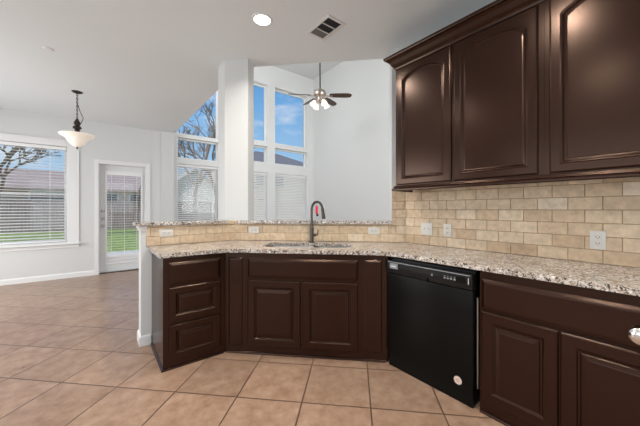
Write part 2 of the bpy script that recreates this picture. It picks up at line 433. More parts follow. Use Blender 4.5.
# column at the bend
cA = (1.118, YW+0.0); 
col = [(1.118, CW-1.118), (1.308, CW-1.308), (1.308+DT/2, CW-1.308+DT/2), (XE+0.02, 3.36), (1.118, 3.36)]
bm = B(); prism(bm, col, 1.10, HC); o = struct('wall_column', bm, M['wall'])
# left, rear, living room shells
def yz_wall(name, x0, x1, y0, y1, z1, holes, m):
    b2 = B(); grid_wall(b2, [y0, y1], [0, z1], holes, -x1, -x0)
    b2.transform(Matrix.Rotation(PI/2, 4, 'Z'))
    return struct(name, b2, m)
yz_wall('wall_left', -2.9, -2.75, -2.8, YB, HC, [(-1.1, 2.3, 0.4, 2.5), (3.7, 6.3, 0.4, 2.5)], M['wall'])
bm = B(); grid_wall(bm, [-2.75, XW], [0, HC], [(-2.2, 1.4, 0.4, 2.5)], -2.8, -2.6); struct('wall_rear', bm, M['wall'])
bm = B(); grid_wall(bm, [XW+0.14, XL], [0, HL], [(2.8, 5.0, 1.0, 3.6)], -1.3, -1.15); struct('wall_living_rear', bm, M['wall'])
bm = B(); box(bm, XL, XL+0.15, -1.3, YB, 0, HL); struct('wall_living_right', bm, M['wall'])

# back wall with its openings
NW = (-2.2, -0.434, 0.66, 2.385)
DR = (0.02, 0.80, 0.0, 2.135)
W1 = [(1.395, 2.325, 0.55, 2.275), (1.395, 2.325, 2.395, 2.865), (1.395, 2.325, 2.935, 4.61)]
W2 = [(2.70, 3.63, 0.55, 2.24), (2.70, 3.63, 2.50, 2.945), (2.70, 3.63, 3.06, 4.61)]
W3 = [(3.83, 4.945, 0.55, 2.24), (3.83, 4.945, 2.50, 2.945), (3.83, 4.945, 3.06, 4.61)]
bm = B(); grid_wall(bm, [-2.9, XL+0.15], [0, HL+0.12], [NW, DR]+W1+W2+W3, YB, YB+0.22); struct('wall_back', bm, M['wall'])

# baseboards
bbp = [(0, 0), (0.014, 0), (0.014, 0.07), (0.009, 0.085), (0.004, 0.092), (0, 0.095)]
bm = B(); sweep(bm, [(-2.75, YB), (-0.045, YB)], bbp); sweep(bm, [(0.87, YB), (XL, YB)], bbp); struct('baseboard_back', bm, M['trim'])
bm = B(); sweep(bm, [(0.6, YW+T), (HX, YW+T), (HX, YW), (0.392, YW)], bbp); struct('baseboard_half', bm, M['trim'])
# small cove under the bar ledge end
bm = B(); sweep(bm, [(0.8, YW+T), (HX, YW+T), (HX, YW), (0.36, YW)], [(0, 1.055), (0.008, 1.055), (0.012, 1.075), (0.02, 1.085), (0.02, 1.10), (0, 1.10)]); struct('trim_1', bm, M['trim'])

bm = B(); box(bm, 1.075, XE-0.001, YB-0.045, YB, 0.10, HC, 0.004); struct('trim_2', bm, M['wall'])
# ------------------------------------------------------------------ windows
def win_frame(bm, h, y, t=0.045, d=0.05):
    x0, x1, z0, z1 = h
    box(bm, x0, x0+t, y, y+d, z0, z1, 0.003); box(bm, x1-t, x1, y, y+d, z0, z1, 0.003)
    box(bm, x0+t, x1-t, y, y+d, z0, z0+t, 0.003); box(bm, x0+t, x1-t, y, y+d, z1-t, z1, 0.003)
def pane(parent, h, y, t=0.04):
    b2 = B(); box(b2, h[0]+t, h[1]-t, y, y+0.006, h[2]+t, h[3]-t); obj('pane', b2, M['glass'], parent)
w = struct_empty('window_1', (NW[1], YB, NW[2]))
def rel(h, w): return (h[0]-w.location.x, h[1]-w.location.x, h[2]-w.location.z, h[3]-w.location.z)
h = rel(NW, w)
b2 = B(); win_frame(b2, h, 0.12); box(b2, h[0]+0.045, h[1]-0.045, 0.125, 0.16, (h[3]+h[2])/2-0.02, (h[3]+h[2])/2+0.02); obj('frame', b2, M['trim'], w)
pane(w, h, 0.145)
b2 = B(); cw = 0.17
box(b2, h[1], h[1]+cw, -0.018, 0, h[2]-0.02, h[3]+0.10, 0.004); box(b2, h[0]-cw, h[0], -0.018, 0, h[2]-0.02, h[3]+0.10, 0.004); box(b2, h[0], h[1], -0.018, 0, h[3], h[3]+0.10, 0.004)
box(b2, h[0]-cw-0.02, h[1]+cw+0.02, -0.035, 0, h[3]+0.095, h[3]+0.115, 0.004)
obj('casing', b2, M['trim'], w)
b2 = B(); box(b2, h[0]-cw-0.03, h[1]+cw+0.03, -0.06, 0.12, h[2]-0.045, h[2]-0.02, 0.006); box(b2, h[0]-cw, h[1]+cw, -0.016, 0, h[2]-0.11, h[2]-0.045, 0.004); obj('sill', b2, M['trim'], w)
for i, ws in enumerate((W1, W2, W3)):
    w = struct_empty('window_%d' % (i+2), (ws[0][0], YB, ws[0][2]))
    for k, hh in enumerate(ws):
        h = rel(hh, w)
        b2 = B(); win_frame(b2, h, 0.15, 0.035); obj('frame', b2, M['trim'], w)
        pane(w, h, 0.17, 0.03)
        # white reveal lining the opening
        b2 = B(); t = 0.006
        box(b2, h[1]-t, h[1], 0.0, 0.15, h[2], h[3]); box(b2, h[0], h[0]+t, 0.0, 0.15, h[2], h[3]); box(b2, h[0]+t, h[1]-t, 0.0, 0.15, h[3]-t, h[3]); box(b2, h[0]+t, h[1]-t, 0.0, 0.15, h[2], h[2]+t)
        obj('reveal', b2, M['trim'], w)

w = struct_empty('window_5', (XE, 5.1, 4.1))  # invented frame, added around the high fill light
b2 = B(); win_frame(b2, (-1.25, 1.25, -0.72, 0.72), -0.02, 0.05, 0.025); b2.transform(Matrix.Rotation(PI/2, 4, 'Z')); obj('frame', b2, M['trim'], w)
# ------------------------------------------------------------------ blinds
def blind(label, x0, x1, z0, z1, y, pitch, wid, tilt, group=None):
    t = thing('window_blind', label, 'blind', ((x0+x1)/2, y, z1), 0, group)
    hw_ = (x1-x0)/2; H = z1-z0
    b2 = B(); box(b2, -hw_, hw_, -0.03, 0.03, -0.055, 0, 0.004); obj('headrail', b2, M['slat'], t)
    b2 = B(); n = int((H-0.09)/pitch)
    for k in range(n):
        s = B(); box(s, -hw_+0.006, hw_-0.006, -wid/2, wid/2, -0.0016, 0.0016)
        add(b2, s, Matrix.Translation((0, 0, -0.075-k*pitch)) @ Matrix.Rotation(tilt, 4, 'X'))
    obj('slats', b2, M['slat'], t)
    b2 = B(); box(b2, -hw_+0.004, hw_-0.004, -wid/2, wid/2, -H+0.002, -H+0.022, 0.003); obj('bottom_rail', b2, M['slat'], t)
    for f in (-0.75, 0, 0.75):
        b2 = B(); box(b2, f*hw_-0.003, f*hw_+0.003, -wid/2-0.002, -wid/2, -H+0.01, -0.05); obj('ladder_cord', b2, M['slat'], t)
    return t
blind('white horizontal blind with open slats in the wide window at left', NW[0]+0.01, NW[1]-0.01, NW[2]+0.004, NW[3]-0.004, YB+0.07, 0.052, 0.050, 0.26)
blind('white horizontal blind on the glass of the back door', 0.15, 0.715, 0.32, 1.985, YB+0.097, 0.05, 0.012, 0.10)
for ws, lb, tl in ((W1, 'white horizontal blind in the tall window left of the column', 0.62), (W2, 'white horizontal blind in the narrow visible window right of the column', 0.85), (W3, 'white horizontal blind in the window nearest the living room corner', 0.85)):
    h = ws[0]; blind(lb, h[0]+0.012, h[1]-0.012, h[2]+0.006, h[3]-0.01, YB+0.09, 0.045, 0.046, tl)

# ------------------------------------------------------------------ back door
d = struct_empty('door_1', (DR[0], YB, 0))
w_ = DR[1]-DR[0]; hh = DR[3]
gx0, gx1, gz0, gz1 = 0.125, 0.70, 0.315, 1.99
b2 = B(); grid_wall(b2, [0.012, w_-0.012], [0.015, hh-0.012], [(gx0, gx1, gz0, gz1)], 0.10, 0.145); obj('slab', b2, M['door'], d)
b2 = B(); win_frame(b2, (gx0-0.03, gx1+0.03, gz0-0.03, gz1+0.03), 0.085, 0.035, 0.02)
box(b2, gx0-0.02, gx1+0.02, 0.088, 0.10, 0.235, 0.25, 0.004); box(b2, gx0-0.02, gx1+0.02, 0.088, 0.10, 0.16, 0.175, 0.004); box(b2, gx0-0.02, gx0-0.005, 0.088, 0.10, 0.175, 0.235); box(b2, gx1+0.005, gx1+0.02, 0.088, 0.10, 0.175, 0.235)
obj('lite_frame', b2, M['trim'], d)
b2 = B(); box(b2, gx0, gx1, 0.12, 0.126, gz0, gz1); obj('pane', b2, M['glass'], d)
b2 = B(); box(b2, -0.065, 0.0, -0.018, 0, 0, hh+0.065, 0.004); box(b2, w_, w_+0.075, -0.018, 0, 0, hh+0.065, 0.004); box(b2, 0, w_, -0.018, 0, hh, hh+0.065, 0.004)
box(b2, 0, 0.012, 0, 0.2, 0, hh); box(b2, w_-0.012, w_, 0, 0.2, 0, hh); box(b2, 0.012, w_-0.012, 0, 0.2, hh-0.012, hh)
obj('casing', b2, M['trim'], d)
b2 = B(); box(b2, 0.012, w_-0.012, 0.02, 0.2, 0, 0.014, 0.003); obj('threshold', b2, M['gun'], d)
for z in (1.215, 1.062):
    b2 = B(); lathe(b2, [(0, 0.03), (0.018, 0.03), (0.026, 0.022), (0.03, 0.004), (0.03, 0)], 18); b2.transform(Matrix.Translation((0.066, 0.10, z)) @ Matrix.Rotation(PI/2, 4, 'X')); obj('deadbolt', b2, M['steel'], d, smooth=True)
b2 = B(); lathe(b2, [(0, 0.065), (0.018, 0.063), (0.028, 0.052), (0.028, 0.042), (0.014, 0.03), (0.012, 0.012), (0.032, 0.008), (0.032, 0)], 18); b2.transform(Matrix.Translation((0.066, 0.10, 0.925)) @ Matrix.Rotation(PI/2, 4, 'X')); obj('door_knob', b2, M['steel'], d, smooth=True)
for z in (0.25, 1.08, 1.90):
    b2 = B(); tube(b2, [(w_-0.012, 0.096, z-0.045), (w_-0.012, 0.096, z+0.045)], 0.007, 8); obj('hinge', b2, M['chrome'], d)

# ------------------------------------------------------------------ base cabinets
SH = [(0, 0), (0.013, 0), (0.013, 0.006), (0.009, 0.014), (0, 0.018)]     # shoe moulding
# left run: three drawers
LX = 0.405
c = thing('base_cabinet', 'dark brown three-drawer base cabinet at the left end of the counter', 'cabinet', (LX, YF, 0))
L = 0.89-LX
b2 = B(); prism(b2, [(0, 0), (L, 0), (L, YW-YF-0.004), (0, YW-YF-0.004)], 0, ZU-0.003, bottom=False); obj('body', b2, M['wood'], c)
b2 = B(); box(b2, -0.006, 0, 0.0, YW-YF-0.004, 0, ZU-0.003); obj('side_panel', b2, M['wood'], c)
b2 = B(); front(b2, 0.037, 0.437, 0.662, 0.838, 'slab'); obj('drawer', b2, M['wood'], c)
for z0, z1 in ((0.372, 0.642), (0.078, 0.348)):
    b2 = B(); front(b2, 0.037, 0.437, z0, z1, 'raised', 0.05); obj('drawer', b2, M['wood'], c)
b2 = B(); sweep(b2, [(L+0.004, 0), (-0.006, 0), (-0.006, YW-YF-0.02)], SH[::-1] if False else [(-o, z) for o, z in SH]); 
b2.free(); b2 = B(); sweep(b2, [(-0.006, YW-YF-0.02), (-0.006, -0.0005), (L-0.022, -0.0005)], SH); obj('shoe_molding', b2, M['wood'], c)

# diagonal sink base
DL = (XF-0.89)*R2
c = thing('sink_base_cabinet', 'dark brown corner sink cabinet with two doors under the faucet', 'cabinet', (0.89, YF, 0), DG)
def w2l(p, base=(0.89, YF), th=DG):
    dx, dy = p[0]-base[0], p[1]-base[1]
    return (dx*math.cos(-th)-dy*math.sin(-th), dx*math.sin(-th)+dy*math.cos(-th))
pL, pR = w2l((CW-YW+0.002, YW-0.01)), w2l((XW-0.008, CW-XW))
b2 = B(); prism(b2, [(0.001, 0), (DL-0.001, 0), (pR[0]-0.01, pR[1]-0.012), (pL[0]+0.01, pL[1]-0.012)], 0, ZU-0.003, top=False); obj('body', b2, M['wood'], c)
b2 = B(); front(b2, 0.205, 1.157, 0.665, 0.835, 'slab'); obj('false_drawer_front', b2, M['wood'], c)
for a, b in ((0.205, 0.670), (0.692, 1.157)):
    b2 = B(); front(b2, a, b, 0.075, 0.643, 'raised', 0.062); obj('door', b2, M['wood'], c)
for a, b in ((0.030, 0.152), (1.208, 1.352)):
    b2 = B(); front(b2, a, b, 0.075, 0.835, 'strip'); obj('filler_panel', b2, M['wood'], c)
b2 = B(); sweep(b2, [(0.012, -0.0005), (DL-0.02, -0.0005)], SH); obj('shoe_molding', b2, M['wood'], c)

# right run
c = thing('base_cabinet', 'dark brown base cabinet right of the black dishwasher, with a knobbed drawer over two doors', 'cabinet', (XF, 0.776, 0), -PI/2)
RL = 1.38
b2 = B(); prism(b2, [(0, 0), (RL, 0), (RL, XW-XF-0.006), (0, XW-XF-0.006)], 0, ZU-0.003, bottom=False); obj('body', b2, M['wood'], c)
b2 = B(); front(b2, 0.012, RL-0.012, 0.645, 0.832, 'slab'); dr = obj('drawer', b2, M['wood'], c)
b2 = B(); lathe(b2, [(0, 0.034), (0.010, 0.0335), (0.0175, 0.030), (0.021, 0.0245), (0.020, 0.019), (0.012, 0.014), (0.0075, 0.010), (0.0075, 0)], 20)
b2.transform(Matrix.Translation((0.674, -0.0185, 0.712)) @ Matrix.Rotation(PI/2, 4, 'X') @ Matrix.Diagonal((2.0, 1.8, 1.3, 1))); obj('knob', b2, M['chrome'], dr, smooth=True)
for a, b in ((0.012, 0.384), (0.394, 0.80), (0.812, 1.366)):
    b2 = B(); front(b2, a, b, 0.085, 0.632, 'raised', 0.062); obj('door', b2, M['wood'], c)
b2 = B(); sweep(b2, [(0.003, -0.0005), (RL, -0.0005)], SH); obj('shoe_molding', b2, M['wood'], c)

# ------------------------------------------------------------------ dishwasher (local x to the right, y inwards)
dw = thing('dishwasher', 'black built-in dishwasher between the sink cabinet and right base cabinet', 'dishwasher', (XF-0.03, 1.468, 0), -PI/2)
DW = 0.662
b2 = B(); box(b2, 0.004, DW-0.004, 0.052, XW-XF-0.02, 0.012, 0.860); obj('tub', b2, M['blackp'], dw)
b2 = B(); box(b2, 0, DW, 0, 0.05, 0.095, 0.742, 0.006); obj('door', b2, M['black'], dw, smooth=True)
b2 = B()
pr = [(0.05, 0.744), (0.004, 0.744), (-0.002, 0.752), (-0.010, 0.800), (-0.010, 0.832), (-0.004, 0.846), (0.05, 0.846)]
lo = [b2.verts.new((0, y, z)) for y, z in pr]; hi = [b2.verts.new((DW, y, z)) for y, z in pr]
for i in range(len(pr)): b2.faces.new((lo[i], lo[(i+1) % len(pr)], hi[(i+1) % len(pr)], hi[i]))
b2.faces.new(lo[::-1]); b2.faces.new(hi); bmesh.ops.recalc_face_normals(b2, faces=b2.faces[:])
cp = obj('control_panel', b2, M['blackp'], dw)
b2 = B(); box(b2, 0.012, DW-0.012, -0.0115, -0.0095, 0.836, 0.842); obj('edge_strip', b2, M['greyp'], cp)
b2 = B(); box(b2, 0.19, 0.36, -0.016, -0.004, 0.745, 0.771, 0.005); obj('latch_handle', b2, M['black'], cp)
b2 = B(); box(b2, 0.03, 0.105, -0.0125, -0.0095, 0.788, 0.830, 0.001); bd = obj('badge', b2, M['greyp'], cp)
b2 = B(); box(b2, 0.045, 0.088, -0.0135, -0.0125, 0.803, 0.812); obj('emblem', b2, M['ink'], bd)
b2 = B(); box(b2, 0.562, 0.622, -0.0115, -0.009, 0.783, 0.823, 0.001); obj('display', b2, M['black'], cp)
for x in (0.385, 0.478, 0.500, 0.522, 0.545):
    b2 = B(); box(b2, x, x+0.014, -0.0115, -0.009, 0.792, 0.802, 0.001); box(b2, x+0.002, x+0.012, -0.0112, -0.009, 0.808, 0.812); obj('button', b2, M['greyp'], cp)
b2 = B(); box(b2, 0.638, 0.642, -0.0112, -0.008, 0.785, 0.823); obj('indicator_bar', b2, M['ink'], cp)
b2 = B(); box(b2, 0.006, DW-0.006, 0.012, 0.05, 0.002, 0.093); obj('toe_panel', b2, M['black'], dw)
b2 = B(); lathe(b2, [(0, 0.0012), (0.026, 0.0012), (0.027, 0)], 28, mi=0); lathe(b2, [(0.0225, 0.0016), (0.0245, 0.0016), (0.0245, 0.0008), (0.0225, 0.0008)], 28, mi=1, cap=False)
for zz, ww in ((0.010, 0.012), (0.003, 0.017), (-0.004, 0.015), (-0.011, 0.011)): box(b2, -ww, ww, zz-0.0015, zz+0.0015, 0.0008, 0.0018, mi=1)
b2.transform(Matrix.Translation((0.568, 0.0005, 0.142)) @ Matrix.Rotation(PI/2, 4, 'X')); obj('sticker', b2, [M['stick'], M['stickink']], dw)
b2 = B(); box(b2, DW+0.012, DW+0.020, 0.030, 0.08, 0.13, 0.70); obj('light_gap_strip', b2, M['steel'], dw)  # added strip: light leaking through the gap, put in as bright steel

# ------------------------------------------------------------------ countertop with sink cut-out
ov = 0.03; od = ov*R2
SX0, SX1, SY0, SY1 = 0.275, 1.10, 0.135, 0.475     # sink opening in the diagonal frame
def fillet(p0, p1, p2, r, n=6):
    p0, p1, p2 = map(Vector, (p0, p1, p2)); a = p1+(p0-p1).normalized()*r; b = p1+(p2-p1).normalized()*r
    return [tuple(a*(1-t)**2+p1*2*t*(1-t)+b*t*t) for t in [i/n for i in range(n+1)]]
f0, f1 = (0.372, YF-ov), (XF-ov, -0.604)
bL = (CF-od-(YF-ov), YF-ov); bR = (XF-ov, CF-od-(XF-ov))
out = [f0]+fillet(f0, bL, bR, 0.13)+fillet(bL, bR, f1, 0.13)+[f1, (XW, -0.604), (XW, CW-XW), (CW-YW, YW), (0.372, YW)]
def rrect(x0, x1, y0, y1, r, n=5):
    pts = []
    for cx, cy, a0 in ((x1-r, y0+r, -PI/2), (x1-r, y1-r, 0), (x0+r, y1-r, PI/2), (x0+r, y0+r, PI)):
        for i in range(n+1): a = a0+PI/2*i/n; pts.append((cx+r*math.cos(a), cy+r*math.sin(a)))
    return pts
def holed_slab(bm, outer, hole, z0, z1, bev=0.006):
    def ring(pts, z): return [bm.verts.new((x, y, z)) for x, y in pts]
    oT, hT, oB, hB = ring(outer, z1), ring(hole, z1), ring(outer, z0), ring(hole, z0)
    for vs, hs in ((oT, hT), (oB, hB)):
        es = []
        for r in (vs, hs):
            for i in range(len(r)): es.append(bm.edges.new((r[i], r[(i+1) % len(r)])))
        bmesh.ops.triangle_fill(bm, use_beauty=True, use_dissolve=False, edges=es)
    for a, b in ((oT, oB), (hT, hB)):
        for i in range(len(a)):
            j = (i+1) % len(a); bm.faces.new((a[i], a[j], b[j], b[i]))
    bmesh.ops.recalc_face_normals(bm, faces=bm.faces[:])
hole = [dpt(x, y) for x, y in rrect(SX0, SX1, SY0, SY1, 0.07)]
bm = B(); holed_slab(bm, out, hole, ZU, ZC)
tag(obj('countertop', bm, M['granite']), 'speckled cream granite countertop over the dark lower cabinets and dishwasher', 'countertop')
# raised bar ledges
LZ0, LZ1 = 1.102, 1.134
bm = B(); box(bm, 0.268, 1.115, YW-0.035, YW+T+0.045, LZ0, LZ1, 0.005)
tag(obj('bar_ledge', bm, M['granite']), 'granite bar ledge on the half wall left of the column', 'ledge')
def dx_of(px, cc):   # X on the plane X+Y=cc seen at the photograph's column px
    u = (px-320)/283.5; a = math.sin(YAW)+u*math.cos(YAW); b = math.cos(YAW)-u*math.sin(YAW)
    return cc*a/(a+b)
x0 = dx_of(240, CW-0.05); x1 = dx_of(392, CW-0.05)
lx0, lx1 = (x0-0.89)*R2, 0
ca = CW-0.05
bm = B(); a0, a1 = x0, x1
def dq(X, cc0, cc1): return (X, cc0-X), (X+(cc1-cc0)/2, cc0-X+(cc1-cc0)/2)
p, q = dq(a0, ca, CW+DT+0.06); r, s = dq(JX-0.022, ca, CW+DT+0.06)
p2, q2 = dq(a1, ca, CW-0.001); e0 = (JX-0.003, CW-JX-0.0005)
bm = B(); prism(bm, [p, p2, (q2[0], q2[1]), (JX-0.003, CW-JX+0.003-0.002), (JX-0.003+DT/2+0.03, CW-JX+0.003+DT/2+0.03), q], LZ0, LZ1)
tag(obj('bar_ledge', bm, M['granite']), 'granite bar ledge behind the faucet, between the column and right wall', 'ledge')

# ------------------------------------------------------------------ travertine backsplash: three planes of real tiles
TL, TH, G = 0.165, 0.0811, 0.0037
sp = None
def new_sp():
    global sp
    sp = B(); sp.faces.layers.float.new('tint')
def tiles(origin, ux, nrm, length, z0, z1, shift, cut=None):
    """rows of tiles; origin (x,y), ux unit direction, nrm unit outward normal"""
    k = 0; z = z0
    while z < z1-0.008:
        zt = min(z+TH, z1); xo = -((shift+0.5*(k % 2)) % 1)*(TL+G)
        x = xo
        while x < length-0.006:
            a, b = max(x, 0), min(x+TL, length)
            zz = zt
            if cut and (a+b)/2 > cut[0] and (a+b)/2 < cut[1]: zz = max(z, min(zt, cut[2]))
            if b-a > 0.008 and zz-z > 0.006:
                v = min(1, max(0, random.gauss(0.55, 0.17)))
                t = bmesh.new(); lay = t.faces.layers.float.new('tint')
                bmesh.ops.create_cube(t, size=1, matrix=Matrix.Translation(((a+b)/2, -0.0046, (z+zz)/2)) @ Matrix.Diagonal((b-a, 0.008, zz-z, 1)))
                bmesh.ops.bevel(t, geom=[e for e in t.edges], offset=0.0022, segments=2, affect='EDGES', profile=0.5)
                for f in t.faces: f[lay] = v
                mtx = Matrix(((ux[0], -nrm[0], 0, origin[0]), (ux[1], -nrm[1], 0, origin[1]), (0, 0, 1, 0), (0, 0, 0, 1)))
                add(sp, t, mtx)
            x += TL+G
        z += TH+G; k += 1
s7 = 1/R2
bend = (CW-YW, YW)
bx0 = 0.355
def grout_plane(p, q, z0, z1, n):
    off = 0.0045; a, b = (p[0]+n[0]*off, p[1]+n[1]*off), (q[0]+n[0]*off, q[1]+n[1]*off)
    p, q = (p[0]+n[0]*0.0004, p[1]+n[1]*0.0004), (q[0]+n[0]*0.0004, q[1]+n[1]*0.0004)
    prism(sp, [p, q, b, a], z0, z1, mi=1)
def done_sp(label):
    tag(obj('tile_backsplash', sp, [M['trav'], M['grout']]), label, 'backsplash')
Z0 = ZC+0.003
new_sp()
tiles((bx0, YW), (1, 0), (0, -1), bend[0]-bx0-0.003, Z0, 1.10, 0.30)
tiles((1.118, YW), (1, 0), (0, -1), bend[0]-1.118-0.003, 1.103, 1.133, 0.1)
grout_plane((bx0, YW), (bend[0]-0.004, bend[1]), ZC+0.001, 1.10, (0, -1))
done_sp('tan travertine tile backsplash on the half wall behind the three-drawer cabinet')
new_sp()
tiles((bend[0]+0.003, bend[1]-0.003), (s7, -s7), (-s7, -s7), (JX-bend[0])*R2-0.004, Z0, 1.10, 0.62)
tiles((bend[0]+0.003, bend[1]-0.003), (s7, -s7), (-s7, -s7), (x0-bend[0])*R2-0.008, 1.103, 1.133, 0.1)
tiles((JX, CW-JX), (s7, -s7), (-s7, -s7), (XW-JX)*R2-0.0045, Z0, ZR+0.02, 0.25)
grout_plane((bend[0]+0.003, bend[1]-0.003), (JX, CW-JX), ZC+0.001, 1.10, (-s7, -s7))
grout_plane((JX, CW-JX), (XW-0.003, CW-XW+0.003), ZC+0.001, ZR+0.022, (-s7, -s7))
done_sp('tan travertine tile backsplash on the diagonal wall behind the faucet')
new_sp()
tiles((XW, CW-XW-0.004), (0, -1), (-1, 0), CW-XW+0.6, Z0, ZR+0.03, 0.42)
grout_plane((XW, CW-XW-0.003), (XW, -0.6), ZC+0.001, ZR+0.032, (-1, 0))
done_sp('tan travertine tile backsplash on the right wall under the wall cabinets')

# ------------------------------------------------------------------ sink and faucet
sk = thing('kitchen_sink', 'stainless double-bowl sink set into the granite under the faucet', 'sink', (*dpt((SX0+SX1)/2, (SY0+SY1)/2), ZU), DG)
hxw, hyw = (SX1-SX0)/2, (SY1-SY0)/2
dv = 0.05
for nm, a, b, dep in (('large_bowl', -hxw-0.01, dv-0.012, 0.21), ('small_bowl', dv+0.012, hxw+0.01, 0.18)):
    b2 = B(); rings = []
    for ins, z in ((-0.004 if False else 0.0, -0.001), (0.004, -0.02), (0.008, -dep+0.03), (0.035, -dep)):
        rings.append([b2.verts.new((x, y, z)) for x, y in rrect(a+ins, b-ins, -hyw-0.008+ins, hyw+0.008-ins, 0.07)])
    outr = [b2.verts.new((x, y, -0.001)) for x, y in rrect(a-0.010, b+0.010, -hyw-0.02, hyw+0.02, 0.08)]
    rings = [outr]+rings
    for r0, r1 in zip(rings, rings[1:]):
        for i in range(len(r0)): b2.faces.new((r0[i], r0[(i+1) % len(r0)], r1[(i+1) % len(r0)], r1[i]))
    b2.faces.new(rings[-1]); bmesh.ops.recalc_face_normals(b2, faces=b2.faces[:])
    for f in b2.faces:
        pass
    bo = obj(nm, b2, M['steel'], sk, smooth=True)
    b2 = B(); lathe(b2, [(0, 0.002), (0.03, 0.002), (0.042, 0.004), (0.045, 0.0)], 20, (a+b)/2, 0.02); b2.transform(Matrix.Translation((0, 0, -dep+0.0005))); obj('drain', b2, M['gun'], bo, smooth=True)

FX, FY = 1.792, 2.352
FP = (dx_of(311.6, CW-0.17), 0); FP = (FP[0], CW-0.17-FP[0])
fa = thing('faucet', 'dark nickel gooseneck pull-down faucet behind the sink', 'faucet', (FP[0], FP[1], ZC))
b2 = B(); lathe(b2, [(0, 0), (0.029, 0), (0.029, 0.006), (0.024, 0.012), (0.0225, 0.02), (0.0225, 0.15), (0.019, 0.165), (0.0135, 0.175), (0.0135, 0.20), (0, 0.20)], 22); obj('base', b2, M['gun'], fa, smooth=True)
sdx, sdy = math.cos(YAW)*0.9-math.sin(YAW)*0.45, -math.sin(YAW)*0.9-math.cos(YAW)*0.45
nn_ = math.hypot(sdx, sdy); sdx /= nn_; sdy /= nn_
pts = [(0, 0, 0.19), (0, 0, 0.335)]
Rr = 0.062
for i in range(1, 13):
    a = PI*i/12*0.93; q = Rr-Rr*math.cos(a); pts.append((sdx*q, sdy*q, 0.335+Rr*1.35*math.sin(a)))
b2 = B(); tube(b2, pts, 0.0125, 14); obj('spout', b2, M['gun'], fa, smooth=True)
e1 = Vector(pts[-1]); dn = Vector((sdx*0.16, sdy*0.16, -1)).normalized()
b2 = B(); tube(b2, [e1-dn*0.004, e1+dn*0.012, e1+dn*0.05, e1+dn*0.105, e1+dn*0.110], [0.0125, 0.016, 0.0165, 0.019, 0.017], 14); obj('spray_head', b2, M['gun'], fa, smooth=True)
hx, hy_ = math.cos(YAW), -math.sin(YAW)
b2 = B(); tube(b2, [(hx*0.018, hy_*0.018, 0.075), (hx*0.046, hy_*0.046, 0.075)], 0.014, 14); tube(b2, [(hx*0.046, hy_*0.046, 0.072), (hx*0.062, hy_*0.062, 0.080), (hx*0.066, hy_*0.066, 0.13)], [0.008, 0.006, 0.0045], 10); obj('handle', b2, M['gun'], fa, smooth=True)
# red hang tag inside the arc
tg = thing('hang_tag', 'small red tag hanging inside the faucet arc', 'tag', (FP[0]+sdx*0.062*0.95, FP[1]+sdy*0.062*0.95, ZC+0.28))
b2 = B(); box(b2, -0.012, 0.012, -0.0015, 0.0015, 0.015, 0.095, 0.0007); obj('card', b2, M['red'], tg, rotz=-YAW)
b2 = B(); box(b2, -0.004, 0.018, -0.004, 0.004, -0.008, 0.016, 0.002); obj('clip', b2, M['blackp'], tg, rotz=-YAW)
b2 = B(); tube(b2, [(0, 0, 0.094), (0, 0, 0.128)], 0.0012, 6); obj('string', b2, M['blackp'], tg)

# ------------------------------------------------------------------ outlets and switches
def plate(label, cat, name, loc, rot, ww, hh_, items, group=None):
    t = thing(name, label, cat, loc, rot, group)
    b2 = B(); box(b2, -ww/2, ww/2, -0.006, 0, -hh_/2, hh_/2, 0.0025); obj('cover_plate', b2, M['plate'], t, smooth=True)
    for kind, ix, iz, horiz in items:
        if kind == 'rec':
            b2 = B()
            aw, ah = (0.029, 0.034) if horiz else (0.034, 0.029)
            box(b2, ix-aw/2, ix+aw/2, -0.0085, -0.005, iz-ah/2, iz+ah/2, 0.001)
            r_ = obj('receptacle', b2, M['plate'], t)
            b2 = B()
            for s_ in (-1, 1):
                if horiz: box(b2, ix-0.006, ix+0.004, -0.0092, -0.008, iz+s_*0.007-0.0013, iz+s_*0.007+0.0013)
                else: box(b2, ix+s_*0.007-0.0015, ix+s_*0.007+0.0015, -0.0092, -0.008, iz-0.004, iz+0.006)
            if horiz: box(b2, ix+0.008, ix+0.012, -0.0092, -0.008, iz-0.002, iz+0.002)
            else: box(b2, ix-0.0022, ix+0.0022, -0.0092, -0.008, iz-0.0115, iz-0.0075)
            obj('slots', b2, M['slot'], r_)
        else:
            b2 = B(); box(b2, ix-0.006, ix+0.006, -0.007, -0.0055, iz-0.013, iz+0.013, 0.0005); box(b2, ix-0.004, ix+0.004, -0.016, -0.006, iz+0.001, iz+0.009, 0.001)
            obj('toggle', b2, M['plate'], t)
    return t
TF = 0.0085
hz = [('rec', -0.019, 0, True), ('rec', 0.019, 0, True)]
plate('horizontal white outlet on the backsplash above the three-drawer cabinet', 'outlet', 'wall_outlet', (0.52, YW-TF, 1.030), 0, 0.118, 0.072, hz)
xo = dx_of(254, CW-0.02); plate('horizontal white outlet on the backsplash left of the faucet', 'outlet', 'wall_outlet', (xo-TF*s7+0.0071, CW-0.0142-xo-TF*s7+0.0071, 1.030), DG, 0.118, 0.072, hz)
xo = dx_of(374.3, CW-0.02); plate('horizontal white outlet on the backsplash right of the faucet', 'outlet', 'wall_outlet', (xo-TF*s7+0.0071, CW-0.0142-xo-TF*s7+0.0071, 1.030), DG, 0.118, 0.072, hz)
vt = [('rec', 0, 0.02, False), ('rec', 0, -0.02, False)]
plate('wide white double switch plate on the right wall by the corner', 'switch', 'light_switch', (XW-TF, 1.515, 1.067), -PI/2, 0.118, 0.118, [('tog', -0.023, 0, 0), ('tog', 0.023, 0, 0)])
plate('vertical white outlet just right of the double switch plate', 'outlet', 'wall_outlet', (XW-TF, 1.307, 1.066), -PI/2, 0.074, 0.118, vt)
plate('vertical white outlet at the right end of the backsplash', 'outlet', 'wall_outlet', (XW-TF, 0.326, 1.063), -PI/2, 0.074, 0.118, vt)

